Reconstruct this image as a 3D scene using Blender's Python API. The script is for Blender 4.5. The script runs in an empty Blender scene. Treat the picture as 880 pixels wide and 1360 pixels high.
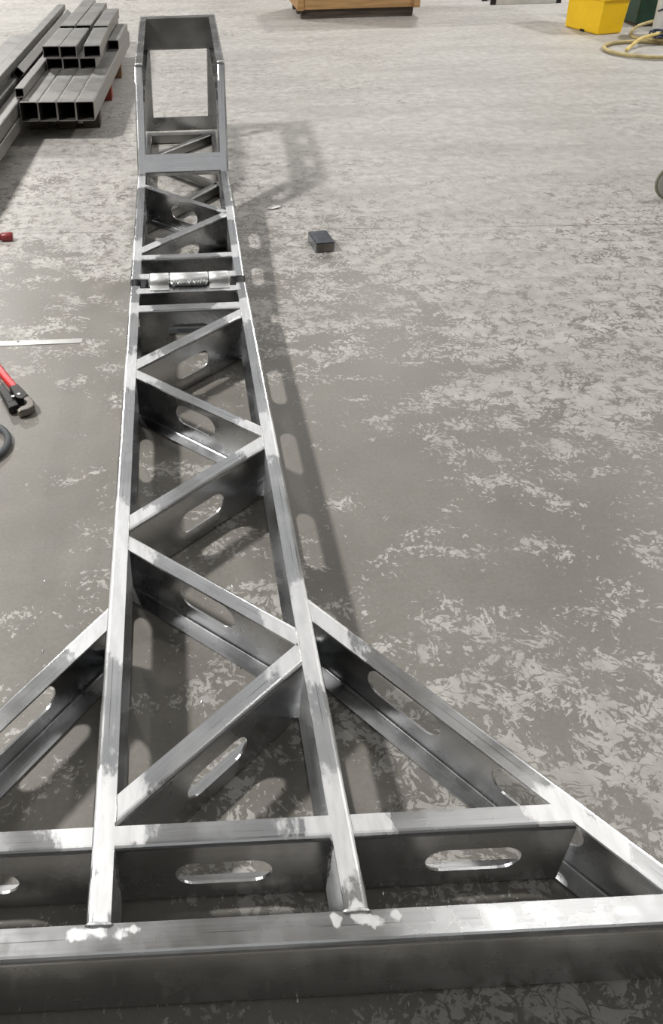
import bpy, bmesh, math, random
from mathutils import Vector, Matrix
random.seed(7)
SC = bpy.context.scene
COL = SC.collection

# ------------------------------------------------------------------ camera
# calibrated on the frame's straight members: 880x1360 crop, focal 1100 px, off-centre crop -> lens shift
cam_d = bpy.data.cameras.new('camera'); cam = bpy.data.objects.new('camera', cam_d); COL.objects.link(cam)
cam_d.sensor_fit = 'VERTICAL'; cam_d.sensor_height = 24.0; cam_d.sensor_width = 24.0
cam_d.lens = 1100.0 / 1360.0 * 24.0
cam_d.shift_x = 176.0 / 1360.0; cam_d.shift_y = -158.5 / 1360.0
cam_d.clip_start = 0.02; cam_d.clip_end = 100
R_ = Vector((0.99898735, -0.03900488, -0.02242525)); U_ = Vector((0.0402185, 0.55074528, 0.83370385)); F_ = Vector((0.02016792, 0.83376151, -0.55175628))
m = Matrix((R_, U_, -F_)).transposed().to_4x4(); m.translation = Vector((-0.0403, 0.0, 1.63908))
cam.matrix_world = m
SC.camera = cam

# ------------------------------------------------------------------ world, light, exposure
w = bpy.data.worlds.new('hall_ambient'); SC.world = w; w.use_nodes = True
w.node_tree.nodes['Background'].inputs[0].default_value = (1.0, 0.985, 0.96, 1)
w.node_tree.nodes['Background'].inputs[1].default_value = 0.25
SC.view_settings.view_transform = 'Standard'; SC.view_settings.look = 'None'
SC.view_settings.exposure = -1.93; SC.view_settings.gamma = 1.0
SC.view_settings.use_curve_mapping = False
SC.cycles.adaptive_threshold = 0.025; SC.cycles.max_bounces = 5; SC.cycles.diffuse_bounces = 3; SC.cycles.glossy_bounces = 3; SC.cycles.transmission_bounces = 2

LAMPS = [  # x, y, power W, label
    (-4.40, 2.9, 2450, 'round high bay lamp over the left side of the boom'),
    (2.35, 3.1, 45, 'round high bay lamp right of the boom, nearer its twin boom side'),
    (3.20, 3.1, 45, 'round high bay lamp right of the boom, outer of the twin pair'),
    (-4.40, 13.5, 2600, 'round high bay lamp over the far left of the hall'),
    (3.9, 13.5, 1000, 'round high bay lamp over the far middle of the hall'),
    (7.5, 7.0, 1250, 'added round lamp over the far right of the hall, brightening the far floor'),  # lamp put in to light the right and far floor
]
LAMP_Z = 6.0
for (x, y, p, lab) in LAMPS:
    ld = bpy.data.lights.new('high_bay_light', 'AREA'); ld.shape = 'DISK'; ld.size = 0.60; ld.energy = p
    ld.color = (1.0, 0.988, 0.97)
    lo = bpy.data.objects.new('high_bay_light', ld); COL.objects.link(lo); lo.location = (x, y, LAMP_Z - 0.012)

# ------------------------------------------------------------------ helpers
def tag(o, label, cat, group=None, kind=None):
    if label: o['label'] = label
    if cat: o['category'] = cat
    if group: o['group'] = group
    if kind: o['kind'] = kind
    return o
def empty(name, loc, label, cat, group=None):
    o = bpy.data.objects.new(name, None); COL.objects.link(o); o.location = loc; o.empty_display_size = 0.1
    return tag(o, label, cat, group)
def link(name, me, mat, parent=None, off=None):
    o = bpy.data.objects.new(name, me); COL.objects.link(o)
    if mat is not None and not me.materials: me.materials.append(mat)
    if parent is not None: o.parent = parent
    return o
def bm_obj(name, bm, mat, parent=None, smooth=False, bevel=0.0, origin=None):
    bmesh.ops.recalc_face_normals(bm, faces=bm.faces)
    me = bpy.data.meshes.new(name); bm.to_mesh(me); bm.free()
    if smooth:
        for p in me.polygons: p.use_smooth = True
    o = link(name, me, mat, parent)
    if bevel:
        b = o.modifiers.new('edge', 'BEVEL'); b.width = bevel; b.segments = 2; b.limit_method = 'ANGLE'
    return o
def add_box(bm, lo, hi, M=None):
    x0, y0, z0 = lo; x1, y1, z1 = hi
    v = [Vector(p) for p in ((x0,y0,z0),(x1,y0,z0),(x1,y1,z0),(x0,y1,z0),(x0,y0,z1),(x1,y0,z1),(x1,y1,z1),(x0,y1,z1))]
    if M is not None: v = [M @ p for p in v]
    b = [bm.verts.new(p) for p in v]
    for f in ((0,3,2,1),(4,5,6,7),(0,1,5,4),(1,2,6,5),(2,3,7,6),(3,0,4,7)): bm.faces.new([b[i] for i in f])
def box(name, lo, hi, mat, parent=None, bevel=0.003, M=None):
    bm = bmesh.new(); add_box(bm, lo, hi, M); return bm_obj(name, bm, mat, parent, bevel=bevel)
def tube_mesh(bm, pts, r, n=10, closed=False):
    pts = [Vector(p) for p in pts]; rings = []
    up0 = Vector((0, 0, 1)); N = len(pts)
    for i, p in enumerate(pts):
        a = pts[(i - 1) % N] if (closed or i > 0) else p
        b = pts[(i + 1) % N] if (closed or i < N - 1) else p
        t = (b - a).normalized()
        s = t.cross(up0)
        if s.length < 1e-3: s = t.cross(Vector((1, 0, 0)))
        s.normalize(); u = s.cross(t)
        rr = r[i] if isinstance(r, (list, tuple)) else r
        rings.append([bm.verts.new(p + s * rr * math.cos(2*math.pi*k/n) + u * rr * math.sin(2*math.pi*k/n)) for k in range(n)])
    for i in range(N if closed else N - 1):
        A = rings[i]; B = rings[(i + 1) % N]
        for k in range(n): bm.faces.new((A[k], A[(k+1) % n], B[(k+1) % n], B[k]))
    if not closed: bm.faces.new(list(reversed(rings[0]))); bm.faces.new(rings[-1])
def lathe(bm, prof, n=32, M=None):
    rings = []
    for (r, z) in prof:
        ring = []
        for k in range(n):
            p = Vector((r*math.cos(2*math.pi*k/n), r*math.sin(2*math.pi*k/n), z))
            ring.append(bm.verts.new(M @ p if M is not None else p))
        rings.append(ring)
    for A, B in zip(rings, rings[1:]):
        for k in range(n): bm.faces.new((A[k], A[(k+1)%n], B[(k+1)%n], B[k]))
    return rings

# ------------------------------------------------------------------ materials
class NT:
    def __init__(s, name):
        s.m = bpy.data.materials.new(name); s.m.use_nodes = True; s.t = s.m.node_tree; s.n = s.t.nodes
        s.b = s.n['Principled BSDF']
    def node(s, typ, **kw):
        x = s.n.new(typ)
        for k, v in kw.items(): setattr(x, k, v)
        return x
    def l(s, a, b): s.t.links.new(a, b)
    def set(s, sock, v):
        if isinstance(v, (int, float, tuple)): sock.default_value = v
        else: s.l(v, sock)
    def math(s, op, a, b=None, c=None, clamp=False):
        x = s.node('ShaderNodeMath', operation=op); x.use_clamp = clamp
        s.set(x.inputs[0], a)
        if b is not None: s.set(x.inputs[1], b)
        if c is not None: s.set(x.inputs[2], c)
        return x.outputs[0]
    def noise(s, vec, scale, detail=3, rough=0.55, dist=0.0):
        x = s.node('ShaderNodeTexNoise'); s.l(vec, x.inputs['Vector']); x.inputs['Scale'].default_value = scale
        x.inputs['Detail'].default_value = detail; x.inputs['Roughness'].default_value = rough; x.inputs['Distortion'].default_value = dist
        return x.outputs['Fac']
    def voro(s, vec, scale, feature='DISTANCE_TO_EDGE'):
        x = s.node('ShaderNodeTexVoronoi', feature=feature); s.l(vec, x.inputs['Vector']); x.inputs['Scale'].default_value = scale
        return x.outputs['Distance']
    def mapping(s, vec, scale=(1,1,1), rot=(0,0,0), loc=(0,0,0)):
        x = s.node('ShaderNodeMapping'); s.l(vec, x.inputs['Vector'])
        x.inputs['Scale'].default_value = scale; x.inputs['Rotation'].default_value = rot; x.inputs['Location'].default_value = loc
        return x.outputs[0]
    def ramp(s, v, a, b, lo=0.0, hi=1.0):
        x = s.node('ShaderNodeMapRange', interpolation_type='SMOOTHSTEP'); s.set(x.inputs[0], v)
        x.inputs[1].default_value = a; x.inputs[2].default_value = b; x.inputs[3].default_value = lo; x.inputs[4].default_value = hi
        return x.outputs[0]
    def mix(s, f, a, b):
        x = s.node('ShaderNodeMix', data_type='RGBA'); s.set(x.inputs[0], f)
        for sock, v in ((x.inputs[6], a), (x.inputs[7], b)):
            if isinstance(v, tuple): sock.default_value = (*v, 1)
            else: s.l(v, sock)
        return x.outputs[2]
    def coord(s, which='Object'):
        return s.node('ShaderNodeTexCoord').outputs[which]
    def bump(s, h, strength=0.2, dist=0.01):
        x = s.node('ShaderNodeBump'); s.l(h, x.inputs['Height']); x.inputs['Strength'].default_value = strength; x.inputs['Distance'].default_value = dist
        s.l(x.outputs[0], s.b.inputs['Normal'])

def plain(name, col, rough=0.5, metal=0.0, var=0.12, scale=12):
    t = NT(name); n = t.noise(t.coord(), scale, 4)
    c2 = tuple(c * (1 - var*2) for c in col); c1 = tuple(min(1, c * (1 + var)) for c in col)
    t.l(t.mix(t.ramp(n, .3, .7), c2, c1), t.b.inputs['Base Color'])
    t.b.inputs['Roughness'].default_value = rough; t.b.inputs['Metallic'].default_value = metal
    return t.m

def make_steel(name, base, ground, rough0, rough1, mask=True):
    t = NT(name)
    uv = t.node('ShaderNodeUVMap'); uv.uv_map = 'UVMap'
    oc = t.coord()
    streak = t.noise(t.mapping(uv.outputs[0], (2.5, 190, 1)), 1.0, 4, .6)
    cross = t.noise(t.mapping(uv.outputs[0], (60, 2.0, 1)), 1.0, 3, .6)
    cloud = t.noise(oc, 7, 4, .6)
    fine = t.noise(oc, 55, 3, .6)
    f = t.math('ADD', t.math('MULTIPLY', streak, .45), t.math('MULTIPLY', cloud, .45))
    col = t.mix(t.ramp(f, .30, .62), tuple(c*.80 for c in base), base)
    # scribed layout line along the flange
    sep = t.node('ShaderNodeSeparateXYZ'); t.l(uv.outputs[0], sep.inputs[0])
    ln = t.math('LESS_THAN', t.math('ABSOLUTE', t.math('SUBTRACT', sep.outputs[1], .021)), .0008)
    ln = t.math('MULTIPLY', ln, t.ramp(t.noise(t.mapping(uv.outputs[0], (3.5, 1, 1)), 1.0, 2), .48, .56, 0, .55))
    col = t.mix(ln, col, (.10, .10, .10))
    rg = t.ramp(cloud, .3, .7, rough0 - .05, rough0 + .09)
    if mask:
        at = t.node('ShaderNodeAttribute'); at.attribute_name = 'ground'
        gm = t.math('ADD', at.outputs['Fac'], t.math('MULTIPLY', t.math('SUBTRACT', t.noise(t.mapping(oc, (30, 14, 20), (0, 0, .25)), 1.0, 4, .65), .5), .95))
        gm = t.ramp(gm, .42, .58)
        gcol = t.mix(t.ramp(t.noise(t.mapping(oc, (60, 14, 30), (0, 0, .4)), 1.0, 3), .3, .7), tuple(c*.86 for c in ground), ground)
        col = t.mix(gm, col, gcol)
        mr = t.node('ShaderNodeMix', data_type='FLOAT'); t.l(gm, mr.inputs[0]); t.l(rg, mr.inputs[2]); mr.inputs[3].default_value = rough1
        rg = mr.outputs[0]
    t.l(col, t.b.inputs['Base Color']); t.l(rg, t.b.inputs['Roughness'])
    t.b.inputs['Metallic'].default_value = 1.0
    hgt = t.math('ADD', t.math('MULTIPLY', streak, .6), t.math('MULTIPLY', fine, .25))
    hgt = t.math('ADD', hgt, t.math('MULTIPLY', cross, .15))
    t.bump(hgt, .10, .002)
    return t.m

STEEL = make_steel('mill_steel', (.58, .583, .588), (.97, .97, .97), .235, .40)
BRIGHT = make_steel('turned_steel', (.93, .93, .92), (.9, .9, .9), .40, .4, mask=False)
SHADED = make_steel('shaded_steel', (.36, .355, .345), (.5, .5, .5), .36, .4, mask=False)  # darker copy of the mill steel, dim reflections put into its colour
OFFC = plain('dark_mirror_steel', (.30, .32, .36), .14, 1.0, .08)
BEAD = plain('weld_metal', (.78, .78, .77), .38, 1.0, .15, 90)
TUBE = make_steel('raw_tube_steel', (.38, .37, .355), (.5, .5, .5), .50, .5, mask=False)
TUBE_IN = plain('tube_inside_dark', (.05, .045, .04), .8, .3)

def make_floor():
    t = NT('worn_sealed_concrete'); oc = t.coord()
    sep = t.node('ShaderNodeSeparateXYZ'); t.l(oc, sep.inputs[0]); X, Y = sep.outputs[0], sep.outputs[1]
    # traffic wear: coating gone towards the open hall
    bias = t.math('ADD', t.math('ADD', t.ramp(Y, 1.8, 6.0, .035, .25), t.ramp(Y, .7, 1.8, .045, 0)), t.ramp(X, .1, 1.5, -.038, .045))
    big = t.noise(oc, .95, 3, .5)
    dist = t.node('ShaderNodeMix', data_type='VECTOR'); 
    warp = t.node('ShaderNodeTexNoise'); t.l(oc, warp.inputs['Vector']); warp.inputs['Scale'].default_value = 9; warp.inputs['Detail'].default_value = 3
    va = t.node('ShaderNodeVectorMath', operation='MULTIPLY_ADD'); t.l(warp.outputs['Color'], va.inputs[0]); va.inputs[1].default_value = (.09, .09, 0); t.l(oc, va.inputs[2])
    wc = va.outputs[0]
    mid = t.noise(t.mapping(wc, (.8, 1.15, 1)), 6.5, 4, .62)
    fine = t.noise(t.mapping(wc, (1, 1, 1), (0, 0, .5)), 58, 3, .70)
    s = t.math('ADD', t.math('MULTIPLY', big, .42), t.math('MULTIPLY', mid, .50))
    s = t.math('ADD', s, t.math('MULTIPLY', fine, .40))
    s = t.math('ADD', s, bias)
    wear = t.ramp(s, .715, .738)
    wn = t.node('ShaderNodeTexNoise'); t.l(oc, wn.inputs['Vector']); wn.inputs['Scale'].default_value = 34; wn.inputs['Detail'].default_value = 3
    vb = t.node('ShaderNodeVectorMath', operation='MULTIPLY_ADD'); t.l(wn.outputs['Color'], vb.inputs[0]); vb.inputs[1].default_value = (.022, .022, 0); t.l(wc, vb.inputs[2])
    w2 = vb.outputs[0]
    cn = t.math('MULTIPLY', t.math('SUBTRACT', t.noise(oc, 17, 3, .6), .5), .42)
    crack = t.math('ADD', t.voro(t.mapping(w2, (1.15, 1.5, 1), (0, 0, .45)), 20), cn)
    crack2 = t.math('ADD', t.voro(t.mapping(w2, (2.6, .55, 1), (0, 0, -.55)), 11), cn)
    crack3 = t.math('ADD', t.voro(t.mapping(w2, (.5, 2.4, 1), (0, 0, .2)), 12), cn)
    ck = t.math('MULTIPLY', t.math('MULTIPLY', t.ramp(crack, .0, .06), t.ramp(crack2, -.02, .02)), t.ramp(crack3, -.02, .02))
    ck = t.math('MAXIMUM', ck, t.ramp(s, .77, .96, 0, .92))
    wear = t.math('MULTIPLY', wear, ck)
    tint = t.noise(oc, 2.3, 4, .6)
    seal = t.mix(t.ramp(tint, .3, .7), (.200, .185, .161), (.255, .240, .213))
    seal = t.mix(t.ramp(t.noise(oc, 85, 3, .6), .35, .75, 0, .35), seal, (.155, .145, .128))
    bare = t.mix(t.ramp(t.noise(oc, 14, 3, .65), .3, .72), (.41, .39, .36), (.54, .52, .485))
    bare = t.mix(t.ramp(t.noise(t.mapping(oc, (.55, 1.9, 1), (0, 0, .12)), 1.6, 3, .62), .40, .66, 0, .38), bare, (.30, .285, .262))
    col = t.mix(wear, seal, bare)
    spk = t.math('MULTIPLY', t.ramp(t.noise(oc, 120, 2, .5), .70, .74), t.ramp(t.noise(oc, 3.1, 3), .48, .60))
    col = t.mix(t.math('MULTIPLY', spk, .8), col, (.52, .50, .47))
    # long scuff marks and dark drag lines
    sc = t.noise(t.mapping(oc, (1.2, 16, 1), (0, 0, .06)), 2.0, 4, .6)
    col = t.mix(t.ramp(sc, .60, .70, 0, .30), col, (.20, .19, .175))
    sc2 = t.noise(t.mapping(oc, (22, 1.3, 1), (0, 0, -.5)), 1.3, 4, .6)
    col = t.mix(t.ramp(sc2, .64, .70, 0, .28), col, (.20, .19, .175))
    # saw-cut joint across the hall
    j = t.math('ABSOLUTE', t.math('SUBTRACT', t.math('ADD', Y, t.math('MULTIPLY', X, .055)), 3.972))
    j = t.math('ADD', j, t.math('MULTIPLY', t.math('SUBTRACT', t.noise(oc, 30, 2), .5), .004))
    jm = t.math('MULTIPLY', t.math('LESS_THAN', j, .0035), t.ramp(t.noise(oc, 2.5, 2), .40, .52, .1, .75))
    col = t.mix(jm, col, (.10, .095, .085))
    t.l(col, t.b.inputs['Base Color'])
    rg = t.math('ADD', t.math('MULTIPLY', wear, .14), t.ramp(tint, .3, .7, .40, .50))
    t.l(rg, t.b.inputs['Roughness'])
    t.b.inputs['Specular IOR Level'].default_value = .55
    h = t.math('ADD', t.math('MULTIPLY', fine, .3), t.math('MULTIPLY', wear, -.7))
    t.bump(h, .22, .002)
    return t.m
FLOOR = make_floor()
WALL = plain('painted_wall_panel', (.55, .55, .53), .7, 0, .05, 2)
CEIL = plain('roof_sheet', (.56, .56, .56), .6, 0, .04, 2)
DARKENED_BACK = plain('darkened_back_wall', (.16, .16, .16), .7, 0, .05, 2)  # unseen back wall coloured dark to keep the near end dim
def emit(name, col, st):
    m_ = bpy.data.materials.new(name); m_.use_nodes = True; n = m_.node_tree.nodes
    n.remove(n['Principled BSDF']); e = n.new('ShaderNodeEmission'); e.inputs[0].default_value = (*col, 1); e.inputs[1].default_value = st
    m_.node_tree.links.new(e.outputs[0], n['Material Output'].inputs[0]); return m_
ROOF_FILL = emit('roof_fill_glow', (.97, .985, 1.0), 3.0)  # glow for added ceiling panels, soft fill and flange reflections
WIN_FILL = emit('window_fill_glow', (.97, .985, 1.0), 1.8)  # glow for added panes that brighten the glossy far floor
LENS = emit('lamp_lens', (1, .97, .92), 6)
def make_wood(name, a, b):
    t = NT(name); oc = t.coord(); g = t.noise(t.mapping(oc, (2, 30, 30)), 1.2, 4, .6, .4)
    t.l(t.mix(t.ramp(g, .3, .7), a, b), t.b.inputs['Base Color']); t.b.inputs['Roughness'].default_value = .75; t.bump(g, .2, .003); return t.m
WOOD = make_wood('pallet_wood', (.17, .10, .055), (.36, .23, .13))
WOOD2 = make_wood('crate_wood', (.34, .19, .075), (.52, .31, .14))
WOODD = make_wood('dark_timber', (.05, .04, .032), (.12, .09, .07))
REDB = plain('red_painted_block', (.33, .06, .035), .6)
YEL = plain('yellow_plastic', (.96, .60, .008), .42, 0, .03, 5)
GREEN = plain('dark_green_paint', (.012, .055, .030), .4)
WHITE = plain('white_plastic', (.86, .87, .87), .5, 0, .05)
HOSE = plain('yellow_grey_hose', (.52, .42, .20), .55, 0, .15, 9)
HOSEY = plain('yellow_hose', (.78, .60, .22), .5, 0, .12, 9)
CORD = plain('dark_blue_cord', (.03, .045, .075), .5)
CYAN = plain('pale_blue_cord', (.18, .36, .42), .5)
REDH = plain('red_enamel', (.62, .018, .02), .35, 0, .08)
DRED = plain('dark_red_enamel', (.26, .03, .03), .4, 0, .1)
BLACKM = plain('black_oxide_steel', (.035, .033, .032), .42, .6)
GREYM = plain('worn_jaw_steel', (.22, .20, .18), .4, .8)
RUBBER = plain('dark_grey_rubber', (.07, .075, .08), .5)
ALU = plain('aluminium', (.72, .72, .70), .35, 1.0, .05)
RULE = plain('rule_steel', (.60, .59, .57), .4, 1.0, .06)
PAPER = plain('paper', (.80, .78, .73), .8, 0, .04)
GLASSG = plain('olive_disc', (.28, .28, .20), .45)

# ------------------------------------------------------------------ hall shell
def struct(o): o['kind'] = 'structure'; return o
bm = bmesh.new(); add_box(bm, (-11, -9, -.2), (12, 24, 0)); struct(bm_obj('floor', bm, FLOOR))
bm = bmesh.new(); add_box(bm, (-11, -9, 7.0), (12, 24, 7.15)); ceil = struct(bm_obj('ceiling', bm, CEIL))
struct(box('wall_left', (-11.2, -9, 0), (-11, 24, 7), WALL, bevel=0))
struct(box('wall_right', (12, -9, 0), (12.2, 24, 7), WALL, bevel=0))
struct(box('wall_back', (-11.2, -9.2, 0), (12.2, -9, 7), DARKENED_BACK, bevel=0))
struct(box('wall_front', (-11.2, 24, 0), (12.2, 24.2, 7), WALL, bevel=0))
for i, x in enumerate((-8.5, -4.5, -.5, 3.5, 7.5)):  # unseen glowing windows added to brighten the far floor
    wn = struct(box('added_window_%d' % (i + 1), (x, 23.93, .9), (x + 3.2, 24.0, 4.9), ALU, bevel=0))
    for k in range(4):
        box('fill_pane', (x + .06 + k*.78, 23.905, .98), (x + .06 + k*.78 + .72, 23.925, 4.82), WIN_FILL, wn, bevel=0)
for x, y in [(x, y) for x in (-6.6, 2.1, 7.6) for y in (-4.0, 2.5, 9.0, 15.5) if (x, y) != (2.1, 2.5)] + [(-1.6, -5.5), (-.1, -5.5), (-1.7, 4.4), (.3, 4.4), (-1.7, 10.9), (.3, 10.9)]:
    box('roof_fill_panel', (x, y, 6.96), (x + 1.3, y + 6.2, 6.99), ROOF_FILL, ceil, bevel=0)  # unseen glowing panels added as fill and as reflections in the steel
for (x, y, p, lab) in LAMPS:
    e = empty('high_bay_lamp', (x, y, LAMP_Z), lab, 'lamp', 'high bay lamps under the roof')
    bm = bmesh.new(); lathe(bm, [(.0, .30), (.10, .30), (.11, .16), (.24, .03), (.25, 0), (.235, 0), (.22, .02), (.0, .02)], 28); bm_obj('housing', bm, ALU, e, True)
    bm = bmesh.new(); lathe(bm, [(.0, .30), (.008, .30), (.008, 1.0), (0, 1.0)], 8); bm_obj('hanger', bm, ALU, e)

# ------------------------------------------------------------------ the welded boom frame
H = 0.189; A_IN = 0.190; W_FL = 0.039; A_OUT = A_IN + W_FL; TH = 0.005
BASE = Vector((0, 2.9, 0))
boom = empty('boom_frame', BASE, 'long welded steel truss boom lying on the floor, hinged, with flared front legs', 'boom')
NODES = []          # ground weld spots: (point, radius)

def rotT(org, ang, yaw=0.0):
    """local (x, y along, z up from the top plane) -> world"""
    ca, sa = math.cos(ang), math.sin(ang)
    def T(x, y, z):
        yy = y*ca - z*sa; zz = y*sa + z*ca
        return Vector((org[0] + x + yaw*(yy + org[1] - 3.0), org[1] + yy, org[2] + zz))
    return T
FLAT = rotT((0, 0, H), 0)

def line_hit(p, d, q, e):
    # p + s d meets the line through q along e
    den = d.x*e.y - d.y*e.x
    return ((q.x - p.x)*e.y - (q.y - p.y)*e.x) / den

def channel(name, A, B, side, T=FLAT, w=W_FL, h=H, clipA=None, clipB=None, slots=(), mitA=0.0, mitB=0.0,
            parent=boom, step=.02, r=.008, mat=None, slot_h=.072, lip=True, label=None):
    """pressed C channel: web runs A->B (plan), flanges stand off to `side` (+1 = left of A->B)."""
    A = Vector(A); B = Vector(B); L = (B - A).length; d = (B - A)/L; n = Vector((-d.y, d.x))*side
    arc = [(r - r*math.cos(a), -r + r*math.sin(a)) for a in [math.pi/2*(1 - k/4) for k in range(5)]]  # (r,0)->(0,-r)
    nf = 4
    top = [(w + (r - w)*k/nf, 0.0) for k in range(nf)] + arc
    bot = [(o, -h + TH + .0008 - z) for (o, z) in reversed(top)] if lip else []
    s0 = lambda o: line_hit(A + n*o, d, *[Vector(c) for c in clipA]) if clipA else 0.0
    s1 = lambda o: line_hit(A + n*o, d, *[Vector(c) for c in clipB]) if clipB else L
    a0, a1 = s0(0), s1(0)
    ss = set(round(a0 + (a1 - a0)*k/max(2, int((a1 - a0)/step)), 5) for k in range(max(2, int((a1 - a0)/step)) + 1))
    holes = []
    for (c, ln) in slots:
        R = slot_h/2; lo, hi = c - ln/2, c + ln/2
        ss = {s for s in ss if not (lo - .006 < s < hi + .006)}
        for k in range(9):
            q = R*(1 - math.cos(math.pi/2*k/8)); ss.add(lo + q); ss.add(hi - q)
        holes.append((lo, hi, R))
    ss = sorted(ss)
    zc = -h/2
    def hole(s):
        for lo, hi, R in holes:
            if lo - 1e-6 <= s <= hi + 1e-6:
                q = min(s - lo, hi - s)
                return R if q >= R else math.sqrt(max(0, R*R - (R - q)**2))
        return None
    verts, uvs, faces = [], [], []
    def vert(s, o, z, v):
        f = (s - a0)/(a1 - a0); so = s0(o) + (s1(o) - s0(o))*f
        so += mitA*z*(1 - f) + mitB*z*f
        p = A + d*so + n*o
        verts.append(T(p.x, p.y, z - TH/2) - BASE); uvs.append((s, v)); return len(verts) - 1
    vlen = [0.0]
    for (o0, z0), (o1, z1) in zip(top, top[1:]): vlen.append(vlen[-1] + math.hypot(o1 - o0, z1 - z0))
    cols = []; ontop = set()
    for s in ss:
        t_ = [vert(s, o, z, v) for (o, z), v in zip(top, vlen)]
        if lip: b_ = [vert(s, o, z, .30 + i*.01) for i, (o, z) in enumerate(bot)]
        else: b_ = [vert(s, 0, -h, .30)]
        ontop.update(t_[:-2])
        hh = hole(s)
        if holes:
            if hh is None or hh < 1e-6:
                c_ = vert(s, 0, zc, .15); mids = (c_, c_)
            else: mids = (vert(s, 0, zc + hh, .12), vert(s, 0, zc - hh, .18))
        else: mids = None
        cols.append((t_, b_, mids, hh))
    def q(a, b, c, e):
        f = [a]
        for i in (b, c, e):
            if i not in f: f.append(i)
        if len(f) > 2: faces.append(f)
    for (t0, b0, m0, h0), (t1, b1, m1, h1) in zip(cols, cols[1:]):
        for i in range(len(t0) - 1): q(t0[i], t0[i+1], t1[i+1], t1[i])
        if m0 is None: q(t0[-1], b0[0], b1[0], t1[-1])
        else:
            q(t0[-1], m0[0], m1[0], t1[-1]); q(m0[1], b0[0], b1[0], m1[1])
        for i in range(len(b0) - 1): q(b0[i], b0[i+1], b1[i+1], b1[i])
    me = bpy.data.meshes.new(name); me.from_pydata([tuple(v) for v in verts], [], faces)
    ul = me.uv_layers.new(name='UVMap')
    for lp in me.loops: ul.data[lp.index].uv = uvs[lp.vertex_index]
    ga = me.attributes.new('ground', 'FLOAT', 'POINT')
    for i, v in enumerate(verts):
        g = 0.0; p = v + BASE
        if i not in ontop: continue
        for (c, rad) in NODES:
            g = max(g, 1.0 - (p - c).length/(2.3*rad))
        ga.data[i].value = max(0.0, g)
    o = link(name, me, mat or STEEL, parent)
    so = o.modifiers.new('plate', 'SOLIDIFY'); so.thickness = TH; so.offset = 0
    if label: o['label'] = label
    return o

def bead(p, q, rad=.0035, parent=boom, n=None, name='weld_bead'):
    p, q = Vector(p), Vector(q); L = (q - p).length; n = n or max(4, int(L/.006)); pts = []; rs = []
    for k in range(n + 1):
        f = k/n; pts.append(p.lerp(q, f) - BASE + Vector((random.uniform(-1, 1), random.uniform(-1, 1), 0))*rad*.25)
        rs.append(rad*(.35 if k in (0, n) else random.uniform(.75, 1.2)))
    bm = bmesh.new(); tube_mesh(bm, pts, rs, 6); return bm_obj(name, bm, BEAD, parent, True)

def nd(x, y, rad, z=H): NODES.append((Vector((x, y, z)), rad))

# --- plan of the near section (metres)
Y_F0, Y_F1 = .601, .649           # front channel
Y_C0, Y_C1 = .770, .808           # first cross member
DG = [  # (web line start, end, side of flange, slot) with the open side as in the photograph
    # '/' members: web on the near edge, flange behind;  '\' members: web on the far edge, open to the viewer
    ('/', (-A_IN, 2.352), (A_IN, 2.692)),
    ('b', (-A_IN, 2.352), (A_IN, 2.002)),
    ('/', (-A_IN, 1.572), (A_IN, 1.895)),
    ('b', (-A_IN, 1.556), (A_IN, 1.237)),
    ('/', (-A_IN, .810), (A_IN, 1.138)),
]
# weld-ground spots
for y in (2.35, 1.57): nd(-A_IN - .015, y, .105)
for y in (1.95, 1.19): nd(A_IN + .012, y, .10)
nd(A_IN, 2.74, .085); nd(-A_IN - .01, 2.78, .05); nd(-A_IN - .02, .83, .085); nd(A_IN + .02, .79, .08)
nd(A_OUT, 1.28, .085); nd(-A_OUT, 1.28, .10); nd(-A_IN-.02, 1.42, .07)
[nd(sx*(A_OUT - .02) + dx, .636 + dy, rr) for sx in (-1, 1) for dx, dy, rr in ((-.035, 0, .011), (0, .008, .012), (.03, -.004, .011), (.062, .003, .009))]; nd(-A_IN-.02, .69, .03)
nd(.60, .80, .045); nd(.655, .74, .035); nd(-.60, .80, .045)
nd(.79, .65, .05); nd(-.79, .65, .05)
for x in (-.17, .17): nd(x, 2.93, .03); nd(x, 2.785, .03)

def rail_slots(ys, y0): return [(y - y0, .22) for y in ys]
RS = (1.02, 1.36, 1.72, 2.11, 2.50)
channel('rail', (-A_OUT, Y_F1), (-A_OUT, 2.972), -1, slots=rail_slots(RS, Y_F1))
channel('rail', (A_OUT, Y_F1), (A_OUT, 2.972), 1, slots=rail_slots(RS, Y_F1))
front = channel('front_channel', (-.82, Y_F0), (.82, Y_F0), 1, w=Y_F1 - Y_F0, label='wide front channel with plain dark web')
XL = lambda x: ((x, 0), (0, 1)); YL = lambda y: ((0, y), (1, 0))
# cross member in three lengths
FA, FB = Vector((.234, 1.314)), Vector((.778, .649))      # flare outer line
fd = (FB - FA).normalized(); fn = Vector((-fd.y, fd.x))*-1  # towards the rail
FW = .044
inR = (tuple(FA + fn*FW), tuple(fd)); inL = ((-(FA + fn*FW).x, (FA + fn*FW).y), (-fd.x, fd.y))
channel('cross_member', (-A_IN, Y_C0), (A_IN, Y_C0), 1, w=Y_C1 - Y_C0, slots=[(A_IN, .175)])
channel('cross_member', (A_OUT, Y_C0), (.60, Y_C0), 1, w=Y_C1 - Y_C0, clipB=inR, slots=[(.453 - A_OUT, .175)])
channel('cross_member', (-.60, Y_C0), (-A_OUT, Y_C0), 1, w=Y_C1 - Y_C0, clipA=inL, slots=[(-.455 + .60, .175)])
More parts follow.
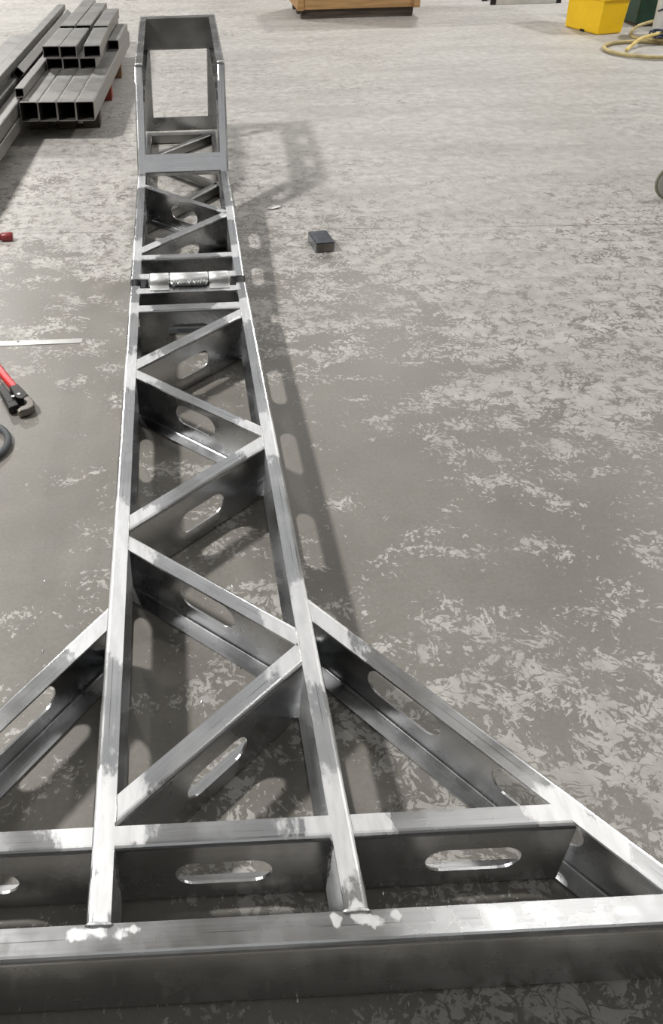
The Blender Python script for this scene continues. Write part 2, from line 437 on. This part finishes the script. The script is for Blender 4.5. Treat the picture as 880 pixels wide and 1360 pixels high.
# flared legs: web outside, open to the inside
channel('flared_leg', FA, FB, -1, w=FW, clipA=XL(A_OUT), clipB=YL(Y_F1), slots=[(.275, .19), (.585, .19)])
channel('flared_leg', (-FA.x, FA.y), (-FB.x, FB.y), 1, w=FW, clipA=XL(-A_OUT), clipB=YL(Y_F1), slots=[(.275, .19), (.585, .19)])
BR = []
for kind, a, b in DG:
    L = math.dist(a, b)
    BR.append(channel('diagonal_brace', a, b, 1 if kind == '/' else -1, w=.042, clipA=XL(-A_IN), clipB=XL(A_IN), slots=[(L/2, .165)]))
channel('cross_member', (-A_IN, 2.762), (A_IN, 2.762), 1, w=.043, slots=[(A_IN, .165)])
channel('cross_member', (-A_IN, 2.955), (A_IN, 2.955), -1, w=.050)

# weld beads at the open joints
for s in (-1, 1):
    bead((s*(A_IN - .004), Y_F1 - .001, H + .001), (s*(A_OUT + .004), Y_F1 - .001, H + .001), .0045, front)
    bead((s*(A_OUT + .002), Y_F1, H - .002), (s*(A_OUT + .002), Y_F1, .01), .004, front)
    bead((s*A_IN, Y_C0 - .006, H), (s*A_IN, Y_C0 - .004, .06), .003)
    bead((s*A_OUT, Y_C0 - .006, H - .004), (s*A_OUT, Y_C0 - .004, .06), .003)
for (kind, a, b), br in zip(DG, BR):
    for (x, y) in (a, b):
        s = 1 if x > 0 else -1
        yy = y + (.0 if kind == '/' else -.055)
        bead((x, yy, H + .0005), (x, yy + .055, H + .0005), .0022, br)

# --- hinge
hg = bpy.data.objects.new('hinge', None); COL.objects.link(hg); hg.parent = boom
HY, HZ = 2.998, .190
def knuckle(x0, x1, R):
    bm = bmesh.new(); M = Matrix.Translation(Vector((0, HY, HZ)) - BASE) @ Matrix.Rotation(math.pi/2, 4, 'Y')
    lathe(bm, [(R*.55, x0), (R - .003, x0), (R, x0 + .003), (R, x1 - .003), (R - .003, x1), (R*.55, x1), (R*.55, x0)], 40, M)
    o = bm_obj('knuckle', bm, BRIGHT, hg, True)
    me = o.data; me.uv_layers.new(name='UVMap')
    for e in o.data.polygons: pass
    return o
knuckle(-.150, -.074, .036); knuckle(-.071, .080, .0355); knuckle(.083, .163, .036)
bm = bmesh.new(); M = Matrix.Translation(Vector((0, HY, HZ)) - BASE) @ Matrix.Rotation(math.pi/2, 4, 'Y')
lathe(bm, [(0, -.156), (.018, -.156), (.018, .169), (0, .169)], 24, M); bm_obj('hinge_pin', bm, BRIGHT, hg, True)
# zig-zag weld under the middle knuckle
pts = []
for k in range(27):
    f = k/26; pts.append(Vector((-.066 + .142*f, HY - .0375 - (.005 if k % 2 else -.002) + random.uniform(-.002, .002), HZ + .011 + (-.004 if k % 2 else .005))) - BASE)
bm = bmesh.new(); tube_mesh(bm, pts, [random.uniform(.005, .008) for _ in pts], 7); bm_obj('weld_bead', bm, BEAD, hg, True)
for (x0, x1) in ((-.150, -.074), (.083, .163)):
    box('hinge_strap', (x0, HY - .075 - BASE.y, H - .008), (x1, HY - .018 - BASE.y, H + .004), BRIGHT, hg, .002)
box('hinge_strap', (-.071, HY + .01 - BASE.y, H - .006), (.080, HY + .06 - BASE.y, H + .006), BRIGHT, hg, .002)
for s in (-1, 1):
    box('stop_lug', (min(s*.168, s*.222), 2.960 - BASE.y, .05), (max(s*.168, s*.222), 3.045 - BASE.y, .150), STEEL, boom, .003)

# --- hinged section, rising gently from the hinge
ANG2 = math.atan2(.255 - H, 4.12 - 3.034)
YAW = .009
T2 = rotT((0, 3.034, H), ANG2, YAW)
L2 = math.hypot(.255 - H, 4.12 - 3.034)
ANG3 = math.radians(54)
m23 = math.tan((ANG3 - ANG2)/2)
def nd2(x, y, rad): NODES.append((T2(x, y, 0), rad))
nd2(-A_IN - .015, .255, .085); nd2(A_IN + .02, .215, .05); nd2(A_IN + .018, .60, .06); nd2(-A_IN - .015, .98, .06)
nd2(A_IN - .03, .20, .03); nd2(-A_IN + .03, .20, .03); nd2(-.16, .02, .03); nd2(.17, .02, .03); nd2(-A_IN + .04, .30, .035)
channel('rail', (-A_OUT, 0), (-A_OUT, L2), -1, T2, slots=[(.35, .17), (.72, .17)], mitB=-m23)
channel('rail', (A_OUT, 0), (A_OUT, L2), 1, T2, slots=[(.35, .17), (.72, .17)], mitB=-m23)
channel('cross_member', (-A_IN, .005), (A_IN, .005), 1, T2, w=.036)
channel('cross_member', (-A_IN, .172), (A_IN, .172), 1, T2, w=.032)
channel('diagonal_brace', (-A_IN, .232), (A_IN, .565), 1, T2, w=.036, clipA=XL(-A_IN), clipB=XL(A_IN), slots=[(.25, .165)])
channel('diagonal_brace', (-A_IN, .958), (A_IN, .628), -1, T2, w=.036, clipA=XL(-A_IN), clipB=XL(A_IN), slots=[(.25, .165)])
# --- steep riser
T3 = rotT((0, 4.12, .255), ANG3, YAW)
L3 = .470; L3B = .560
for s in (-1, 1):
    channel('riser', (s*A_OUT, 0), (s*A_OUT, L3), s, T3, mitA=m23, slots=[(.27, .17)])
    bm = bmesh.new(); v = []
    x0, x1 = (s*(A_IN + .003), s*(A_OUT + .002))
    for (y, z) in ((.30, -.006), (L3B, -.006), (L3B - .02, -.075), (.30, -.075)):
        for x in (x0, x1): v.append(bm.verts.new(T3(x, y, z) - BASE))
    for f in ((0,1,3,2),(2,3,5,4),(4,5,7,6),(6,7,1,0),(0,2,4,6),(1,7,5,3)): bm.faces.new([v[i] for i in f])
    bm_obj('riser_sleeve', bm, STEEL, boom, bevel=.006)
    bead(T3(s*A_IN, L3B + .004, 0), T3(s*A_OUT, L3B + .004, 0), .008)
channel('cross_plate', (-A_IN, .003), (A_IN, .003), 1, T3, w=.094, h=.05, lip=False, r=.004)
# --- raised far frame
C3 = T3(0, L3B, 0); D3 = Vector((0, 5.50, .770))
ANG4 = math.atan2(D3.z - C3.z, D3.y - C3.y); L4 = math.hypot(D3.z - C3.z, D3.y - C3.y)
T4 = rotT((0, C3.y, C3.z), ANG4, YAW)
for s in (-1, 1):
    channel('raised_rail', (s*A_OUT, .004), (s*A_OUT, L4), s, T4, slots=[(.30, .17), (.68, .17)], mitA=-.3)
T4F = rotT((0, 0, .770), 0, YAW)
channel('end_channel', (-A_OUT+.008, 5.455), (A_OUT-.008, 5.455), 1, T4F, w=.045, mat=SHADED, label='end channel high at the far end, dark reflection painted into its steel')  # dark reflection is in the steel colour
xe = YAW*2.5
for s in (-1, 1):
    a, b = sorted((s*.176, s*.238))
    box('end_post', (a + xe, 5.462 - BASE.y, .165), (b + xe, 5.500 - BASE.y, .585), STEEL, boom, .004)
# --- low bottom truss of the far section, steel colour darkened as shading
TL = rotT((0, 0, .066), 0, YAW); AL = .196
for s in (-1, 1):
    channel('bottom_rail', (s*(AL + .032), 3.30), (s*(AL + .032), 5.50), s, TL, w=.032, h=.062, mat=SHADED)
for kind, a, b in (('/', (-AL, 3.93), (AL, 4.46)), ('b', (-AL, 5.00), (AL, 4.49)), ('/', (-AL, 4.97), (AL, 5.42))):
    channel('bottom_brace', a, b, 1 if kind == '/' else -1, TL, w=.034, h=.062, clipA=XL(-AL), clipB=XL(AL), mat=SHADED)
channel('bottom_end_channel', (-AL, 5.45), (AL, 5.45), 1, TL, w=.04, h=.062, mat=SHADED)
box('bottom_end_plate', (-.236 + xe, 5.466 - BASE.y, .082), (.236 + xe, 5.474 - BASE.y, .170), STEEL, boom, .002)

# ------------------------------------------------------------------ tube stacks, back left
def tube_thing(name, p, yaw, length, wd, ht, label, group, wall=.005, roll=0.0, mat=None, cat='tube', pitch=0.0, solid=False):
    """open square tube; p = centre of its near end, lies along +Y turned by yaw"""
    e = bpy.data.objects.new(name, None)
    n = 3; prof_o = []; prof_i = []
    def rr(w_, h_, r):
        pts = []
        for (cx, cz, a0) in ((w_/2 - r, h_/2 - r, 0), (-w_/2 + r, h_/2 - r, 90), (-w_/2 + r, -h_/2 + r, 180), (w_/2 - r, -h_/2 + r, 270)):
            for k in range(n + 1):
                a = math.radians(a0 + 90*k/n); pts.append((cx + r*math.cos(a), cz + r*math.sin(a)))
        return pts
    O = rr(wd, ht, min(wd, ht)*.09); I = rr(wd - 2*wall, ht - 2*wall, min(wd, ht)*.05)
    bm = bmesh.new(); N = len(O)
    ring = lambda P, y: [bm.verts.new((x, y, z)) for x, z in P]
    o0, o1 = ring(O, 0), ring(O, length)
    for k in range(N): bm.faces.new((o0[k], o0[(k+1) % N], o1[(k+1) % N], o1[k]))
    if solid:
        bm.faces.new(o0); bm.faces.new(list(reversed(o1)))
    else:
        i0, i1 = ring(I, 0), ring(I, length)
        for k in range(N):
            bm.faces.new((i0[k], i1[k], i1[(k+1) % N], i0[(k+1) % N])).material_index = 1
            bm.faces.new((o0[k], i0[k], i0[(k+1) % N], o0[(k+1) % N])); bm.faces.new((o1[k], o1[(k+1) % N], i1[(k+1) % N], i1[k]))
    me = bpy.data.meshes.new(name); bm.to_mesh(me); bm.free()
    ul = me.uv_layers.new(name='UVMap')
    for lp in me.loops:
        c = me.vertices[lp.vertex_index].co; ul.data[lp.index].uv = (c.y, c.x + c.z)
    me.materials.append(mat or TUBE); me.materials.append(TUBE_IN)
    o = bpy.data.objects.new(name, me); COL.objects.link(o)
    o.rotation_euler = Matrix(Matrix.Rotation(-yaw, 3, 'Z') @ Matrix.Rotation(pitch, 3, 'X') @ Matrix.Rotation(roll, 3, 'Y')).to_euler()
    o.location = p
    bpy.data.objects.remove(e)
    return tag(o, label, cat, group)
YT = .063
ST = 'square tubes stacked on the pallet'
words = ['leftmost', 'second from left', 'third from left', 'rightmost']
ZP = .135
for i in range(4):
    tube_thing('square_tube', (-1.032 + .0615 + i*.1235, 5.60 - i*.010, ZP + .063), YT, 2.44, .1225, .125,
               'large box tube in the bottom pallet layer, ' + words[i] + ' of four', ST)
ZM = ZP + .126
for i, nm in enumerate(('left', 'middle', 'right')):
    tube_thing('rectangular_tube', (-.952 + .062 + i*.1245, 6.52 - i*.012, ZM + .0415), YT, 1.60, .123, .082,
               'flat grey box tube in the second layer on the pallet, %s of three' % nm, ST)
ZT = ZM + .083
for i, (x, y, ln, nm) in enumerate(((-.905, 6.53, .72, 'left one of the top pair'), (-.778, 6.51, .72, 'right one of the top pair'), (-.602, 6.50, .72, 'standing apart on the right of the top layer'))):
    tube_thing('rectangular_tube', (x, y, ZT + .0415), YT - (.03 if i == 2 else 0), ln, .124, .082, 'flat grey box tube with open end, ' + nm, ST)
for i, (x, y, ln, nm) in enumerate(((-.86, 7.35, 1.35, 'left of three'), (-.73, 7.35, 1.15, 'middle of three'), (-.585, 7.30, .85, 'right of three'))):
    tube_thing('rectangular_tube', (x, y, ZT + .0415), YT, ln, .120, .082, 'grey box tube lying behind the top layer, ' + nm, ST)
tube_thing('rectangular_tube', (-.486, 7.19, ZM + .0365), YT, .74, .090, .072, 'short grey box tube alone on the right side of the bottom layer', ST)
# pallet under the stack
pal = empty('pallet', (-.78, 6.7, 0), 'wooden pallet with dark blocks under the stack of grey box tubes', 'pallet')
PO = Vector((-.78, 6.7, 0))
for k, y in enumerate((5.89, 6.62, 7.35)):
    yo = y - PO.y; xo = YT*(y - 6.7)
    for j, x in enumerate((-.13, .06, .235)):
        box('block', (x - .06 + xo, yo, .0), (x + .06 + xo, yo + .13, .10), (REDB if (k == 1 and j == 2) else WOODD if k == 0 else WOOD), pal, .004)
    box('bearer_board', (-.17 + xo, yo, .101), (.30 + xo, yo + .12, .133), WOODD if k == 0 else WOOD, pal, .003)
# loose pile further left
LP = 'long steel bars piled left of the pallet'
tube_thing('square_tube', (-1.036, 5.712, ZM + .002 + .031), .060, 2.8, .060, .060, 'thin square tube lying on the left edge of the bottom layer of box tubes', LP)
tube_thing('square_tube', (-1.117, 6.23, .307), .052, 2.45, .066, .066, 'thin square tube turned on its edge with a diamond shaped open end', LP, roll=math.radians(45))
tube_thing('flat_bar', (-1.305, 4.2, .309), .049, 4.6, .075, .044, 'flat grey bar running beside the diamond ended tube', LP, solid=True)
tube_thing('channel_bar', (-1.27, 4.3, .361), .049, 4.45, .075, .055, 'long dark bar reaching furthest back at the top of the left pile', LP, solid=True)
tube_thing('wide_bar', (-1.435, 4.4, .312), .049, 3.15, .15, .05, 'wide grey green bar on the outer left of the pile', LP, solid=True)
tube_thing('box_beam', (-1.155, 4.2, .215), .050, 3.6, .085, .085, 'grey box tube low in the left pile against the pallet stack', LP)
tube_thing('box_beam', (-1.150, 4.1, .125), .050, 4.0, .080, .080, 'lowest grey box tube at the near side of the left pile', LP)
tube_thing('box_beam', (-1.285, 4.1, .185), .050, 4.4, .11, .20, 'deep grey box tube under the wide bar of the left pile', LP)
tube_thing('box_beam', (-1.41, 4.1, .185), .050, 3.6, .12, .20, 'deep grey box tube at the far left of the pile', LP)
for i, y in enumerate((4.6, 6.6, 8.6)):
    tag(box('timber_bearer', (-1.62 + .05*(y - 4.2), y, 0), (-1.085 + .05*(y - 4.2), y + .10, .083), WOODD, bevel=.004),
        'dark timber bearer under the left pile of bars, ' + ('nearest', 'middle', 'farthest')[i], 'timber', 'timber bearers')

# ------------------------------------------------------------------ small things on the floor
e = empty('tube_offcut', (.66, 3.72, 0), 'small shiny square tube offcut on the floor right of the boom', 'offcut')
bm = bmesh.new(); add_box(bm, (-.047, -.075, 0), (.047, .075, .050)); o = bm_obj('body', bm, OFFC, e, bevel=.004)
e.rotation_euler = (0, 0, math.radians(6))
bm = bmesh.new(); add_box(bm, (-.041, -.0765, .005), (.041, -.0755, .045)); bm_obj('sawn_face', bm, GREYM, e)
# steel rule
e = empty('steel_rule', (-.80, 2.885, 0), 'thin steel rule lying on the floor left of the boom', 'ruler')
bm = bmesh.new(); add_box(bm, (-.28, -.019, 0), (.371, .017, .0025)); bm_obj('blade', bm, RULE, e, bevel=.0006)
bm = bmesh.new(); lathe(bm, [(0, .0027), (.006, .0027), (.006, .003), (0, .003)], 14, Matrix.Translation((.115, .008, 0))); bm_obj('hanging_hole', bm, BLACKM, e)
# pipe wrench, handle leaving the frame on the left
e = empty('pipe_wrench', (-.58, 2.37, 0), 'pipe wrench with red handle and black hooked jaw on the floor', 'wrench')
e.rotation_euler = (0, 0, math.radians(-62))      # local +x points from jaw to ... see below
def poly_prism(bm, pts, z0, z1):
    a = [bm.verts.new((x, y, z0)) for x, y in pts]; b = [bm.verts.new((x, y, z1)) for x, y in pts]; n = len(pts)
    bm.faces.new(list(reversed(a))); bm.faces.new(b)
    for k in range(n): bm.faces.new((a[k], a[(k+1) % n], b[(k+1) % n], b[k]))
def prism(name, pts, z0, z1, mat, par, bev=.003):
    bm = bmesh.new(); poly_prism(bm, pts, z0, z1); return bm_obj(name, bm, mat, par, bevel=bev)
# local frame: jaw near x=0, handle towards -x
prism('handle', [(-.62, -.004), (-.62, .022), (-.30, .026), (-.165, .030), (-.155, .004), (-.30, -.002)], .008, .030, REDH, e, .006)
prism('jaw_housing', [(-.165, -.002), (-.165, .031), (-.075, .038), (-.062, .012), (-.085, -.006)], .004, .036, BLACKM, e, .004)
prism('hook_jaw', [(-.078, .012), (-.075, .038), (-.035, .042), (-.005, .034), (.008, .008), (.004, -.026), (-.012, -.030), (-.022, -.012), (-.028, .010), (-.040, .018)], .006, .034, GREYM, e, .005)
prism('heel_jaw', [(-.075, -.046), (-.070, -.010), (-.036, -.012), (-.034, -.050)], .006, .034, BLACKM, e, .004)
prism('side_frame', [(-.22, -.036), (-.20, -.012), (-.072, -.010), (-.076, -.045)], .004, .030, BLACKM, e, .004)
bm = bmesh.new(); tube_mesh(bm, [(-.30, -.024, .018), (-.19, -.024, .018)], .010, 10); bm_obj('adjusting_stem', bm, ALU, e, True)
bm = bmesh.new(); lathe(bm, [(0, .037), (.006, .037), (.006, .030)], 12, Matrix.Translation((-.095, -.012, 0))); bm_obj('rivet', bm, ALU, e)
bm = bmesh.new(); lathe(bm, [(0, .037), (.006, .037), (.006, .030)], 12, Matrix.Translation((-.098, .010, 0))); bm_obj('rivet', bm, ALU, e)
# rubber ring / cable loop at the frame edge
bm = bmesh.new(); tube_mesh(bm, [(-.735 + .115*math.cos(a), 2.205 + .115*math.sin(a), .012) for a in [2*math.pi*k/48 for k in range(48)]], .012, 10, True)
tag(bm_obj('cable_loop', bm, RUBBER, smooth=True), 'dark grey cable loop lying on the floor below the pipe wrench', 'cable')
# red bar end
e = empty('red_bar', (-.88, 3.93, 0), 'dark red round bar end on the floor at the left edge', 'bar')
bm = bmesh.new(); tube_mesh(bm, [(-.50, 0, .022), (-.02, 0, .022)], .016, 16); bm_obj('shaft', bm, DRED, e, True)
bm = bmesh.new(); tube_mesh(bm, [(-.035, 0, .022), (-.030, 0, .022), (.018, 0, .022), (.022, 0, .022)], [.018, .022, .022, .019], 16); bm_obj('collar', bm, DRED, e, True)
# paper scrap
bm = bmesh.new()
P = [(-.035, -.012, .003), (-.01, -.024, .006), (.035, -.006, .012), (.04, .012, .008), (.0, .020, .014), (-.03, .012, .004)]
vs = [bm.verts.new(p) for p in P]; c = bm.verts.new((0, 0, .006))
for k in range(6): bm.faces.new((vs[k], vs[(k+1) % 6], c))
o = bm_obj('paper_scrap', bm, PAPER); o.location = (.49, 4.24, 0); so = o.modifiers.new('t', 'SOLIDIFY'); so.thickness = .001
tag(o, 'small torn white scrap of paper on the floor right of the boom', 'paper')
# upright disc at the right edge
e = empty('reel', (2.605, 4.19, 0), 'small round reel with olive rim standing at the right edge of the view', 'reel')
bm = bmesh.new(); M = Matrix.Translation((0, 0, .085)) @ Matrix.Rotation(math.radians(80), 4, 'X')
tube_mesh(bm, [M @ Vector((.085*math.cos(a), .085*math.sin(a), 0)) for a in [2*math.pi*k/40 for k in range(40)]], .007, 8, True); bm_obj('rim', bm, GLASSG, e, True)
bm = bmesh.new(); lathe(bm, [(0, -.004), (.08, -.004), (.08, .004), (0, .004)], 40, M); bm_obj('disc', bm, plain('pale_disc', (.5, .49, .44), .4), e)
bm = bmesh.new(); lathe(bm, [(0, -.03), (.02, -.03), (.02, .03), (0, .03)], 20, M); bm_obj('hub', bm, RUBBER, e, True)
# crumpled metal shavings around the front of the frame
bm = bmesh.new()
def chip(x, y, s):
    a = random.uniform(0, 6.3); k = random.uniform(.3, .9); z = random.uniform(0, .003)
    p = [Vector((s*k*.6*math.cos(t + a), s*math.sin(t + a), z + random.uniform(0, .004))) for t in (0, 1.7, 3.4, 4.8)]
    v = [bm.verts.new(q + Vector((x, y, .0005))) for q in p]; bm.faces.new(v[:3]); bm.faces.new((v[0], v[2], v[3]))
for k in range(420):
    t = random.random()
    if t < .40: x, y = random.uniform(.28, .75), random.uniform(.655, .76)
    elif t < .62: x, y = random.uniform(-.6, .75), random.uniform(.50, .60)
    elif t < .8: x, y = random.uniform(-.18, .18), random.uniform(.66, 1.7)
    else: x, y = random.uniform(-.8, 1.3), random.uniform(.8, 2.6)
    chip(x, y, random.uniform(.0015, .0045))
tag(bm_obj('metal_shavings', bm, BEAD), 'bright metal shavings scattered on the floor around the boom', 'shavings', kind='stuff')

# ------------------------------------------------------------------ far background
# yellow bin
e = empty('yellow_bin', (4.14, 8.50, 0), 'yellow plastic bin standing on the floor in the back right', 'bin')
bl, bd, bh = .27, .50, .62
bm = bmesh.new()
def quad_ring(z, g): return [bm.verts.new(p) for p in ((-g, -g, z), (bl + g, -g, z), (bl + g, bd + g, z), (-g, bd + g, z))]
rings = [quad_ring(z, g) for z, g in ((.0, -.012), (.012, 0), (.30, .012), (.305, .026), (.60, .036), (.62, .030))]
for r0, r1 in zip(rings, rings[1:]):
    for k in range(4): bm.faces.new((r0[k], r0[(k+1) % 4], r1[(k+1) % 4], r1[k]))
bm.faces.new(list(reversed(rings[0]))); bm.faces.new(rings[-1])
bm_obj('body', bm, YEL, e, bevel=.012)
box('foot_notch', (-.004, .20, 0), (.01, .26, .022), BLACKM, e, 0)
box('lid', (-.045, -.045, .615), (bl + .045, bd + .045, .66), YEL, e, .01)
e.rotation_euler = (0, 0, math.radians(14))
# green cabinet and white container
e = empty('green_cabinet', (4.98, 8.85, 0), 'dark green metal cabinet behind the yellow bin', 'cabinet')
box('body', (-.30, 0, .03), (.30, .5, .80), GREEN, e, .01); box('plinth', (-.28, .02, 0), (.28, .48, .03), WOODD, e, 0)
bm = bmesh.new(); tube_mesh(bm, [(-.12 + .10*math.cos(a) , -.015 - .003*k, .42 + .09*math.sin(a)) for k, a in enumerate([k*.5 for k in range(22)])], .008, 8)
tag(bm_obj('coiled_cord', bm, CYAN, None, True), 'pale blue coiled cord hanging on the green cabinet', 'cord'); bpy.data.objects['coiled_cord'].location = (4.98, 8.85, 0)
e = empty('white_container', (4.72, 8.18, 0), 'white plastic container at the right edge with dark cord around it', 'container')
bm = bmesh.new(); lathe(bm, [(0, 0), (.19, 0), (.20, .01), (.215, .40), (.225, .405), (.225, .44), (.0, .44)], 36); bm_obj('body', bm, WHITE, e, True)
bm = bmesh.new(); pts = []
for k in range(120):
    a = k*.42; pts.append((-.20 + .10*math.sin(k*.053) + .05*math.cos(a), -.23 - .035*math.sin(a*1.3), .075 + .028*(1 + math.sin(a*.77))))
tube_mesh(bm, pts, .009, 7); o = bm_obj('tangled_cord', bm, CORD, None, True); o.location = (4.70, 8.20, 0)
tag(o, 'tangled dark blue cord heaped at the foot of the white container', 'cord')
bm = bmesh.new(); tube_mesh(bm, [(-.225, -.02, .26), (-.19, -.12, .31), (-.13, -.185, .36), (-.125, -.19, .28), (-.11, -.205, .25), (-.06, -.225, .27)], .008, 8)
o = bm_obj('hanging_cord', bm, CORD, None, True); o.location = (4.72, 8.18, 0); tag(o, 'short dark cord hooked over the side of the white container', 'cord')
# hoses on the floor
bm = bmesh.new(); pts = [(4.27 + .39*math.cos(a), 7.72 + .36*math.sin(a), .017 + .012*(k % 64)/64) for k, a in enumerate([2*math.pi*k/64 + .5 for k in range(66)])]
tube_mesh(bm, pts, .017, 10); tag(bm_obj('hose_coil', bm, HOSE, None, True), 'round loop of yellowish hose on the floor below the yellow bin', 'hose')
bm = bmesh.new()
def bez(P, n=40):
    out = []
    for i in range(len(P) - 1):
        p0 = Vector(P[max(i-1, 0)]); p1 = Vector(P[i]); p2 = Vector(P[i+1]); p3 = Vector(P[min(i+2, len(P)-1)])
        for k in range(8):
            t = k/8; out.append(.5*((2*p1) + (p2 - p0)*t + (2*p0 - 5*p1 + 4*p2 - p3)*t*t + (3*p1 - p0 - 3*p2 + p3)*t**3))
    out.append(Vector(P[-1])); return out
tube_mesh(bm, bez([(4.78, 7.90, .05), (4.47, 7.97, .05), (4.40, 8.25, .016), (4.46, 8.48, .016), (4.62, 8.66, .05), (4.85, 8.62, .12)]), .015, 10)
tag(bm_obj('hose_run', bm, HOSE, None, True), 'beige hose curving in front of the green cabinet', 'hose')
bm = bmesh.new(); tube_mesh(bm, bez([(3.99, 7.60, .045), (4.05, 7.66, .06), (4.25, 7.86, .09), (4.50, 8.0, .10)]), .016, 10)
tag(bm_obj('hose_end', bm, HOSEY, None, True), 'bright yellow straight hose end crossing the hose loop', 'hose')
# wooden crate on dark bearers put in as shade
e = empty('wooden_crate', (2.06, 9.86, 0), 'brown wooden crate raised off the floor at the back of the hall', 'crate')
for k in range(5): box('side_board', (-.67, -.02, .10 + .16*k), (.67, .0, .25 + .16*k), WOOD2, e, .004)
for k in range(5): box('side_board', (-.67, .78, .10 + .16*k), (.67, .80, .25 + .16*k), WOOD2, e, .004)
for s in (-1, 1):
    box('end_panel', (s*.66 - .012, .0, .10), (s*.66 + .012, .78, .89), WOOD2, e, .004)
    box('corner_post', (s*.64 - .035, -.045, .095), (s*.64 + .035, -.02, .90), WOOD2, e, .004)
box('base_board', (-.67, 0, .10), (.67, .78, .125), WOOD2, e, .003)
for y in (.02, .36, .68): box('bearer', (-.62, y, 0), (.62, y + .09, .10), WOODD, e, .004)  # solid dark timbers imitate the shadow under the crate
# second timber item cut by the top edge
e = empty('timber_pallet', (.15, 11.75, 0), 'wooden pallet cut by the top edge of the picture behind the boom', 'pallet')
for k in range(5): box('deck_board', (-.75, -.1 + .19*k, .10), (.75, .05 + .19*k, .125), WOOD2, e, .003)
for x in (-.68, 0, .68): box('stringer', (x - .045, -.1, 0), (x + .045, .8, .10), WOOD, e, .003)
# aluminium rail with black ends
e = empty('aluminium_ladder', (4.15, 10.42, 0), 'aluminium ladder lying on the floor at the back with black end caps', 'ladder')
for y in (0, .30): box('stile', (-.36, y, 0), (.36, y + .025, .055), ALU, e, .003)
for x in (-.22, 0, .22): box('rung', (x - .015, .025, .015), (x + .015, .30, .04), ALU, e, .003)
for s in (-1, 1):
    for y in (0, .30): box('end_cap', (s*.385 - .03, y - .004, 0), (s*.385 + .03, y + .029, .06), BLACKM, e, .003)
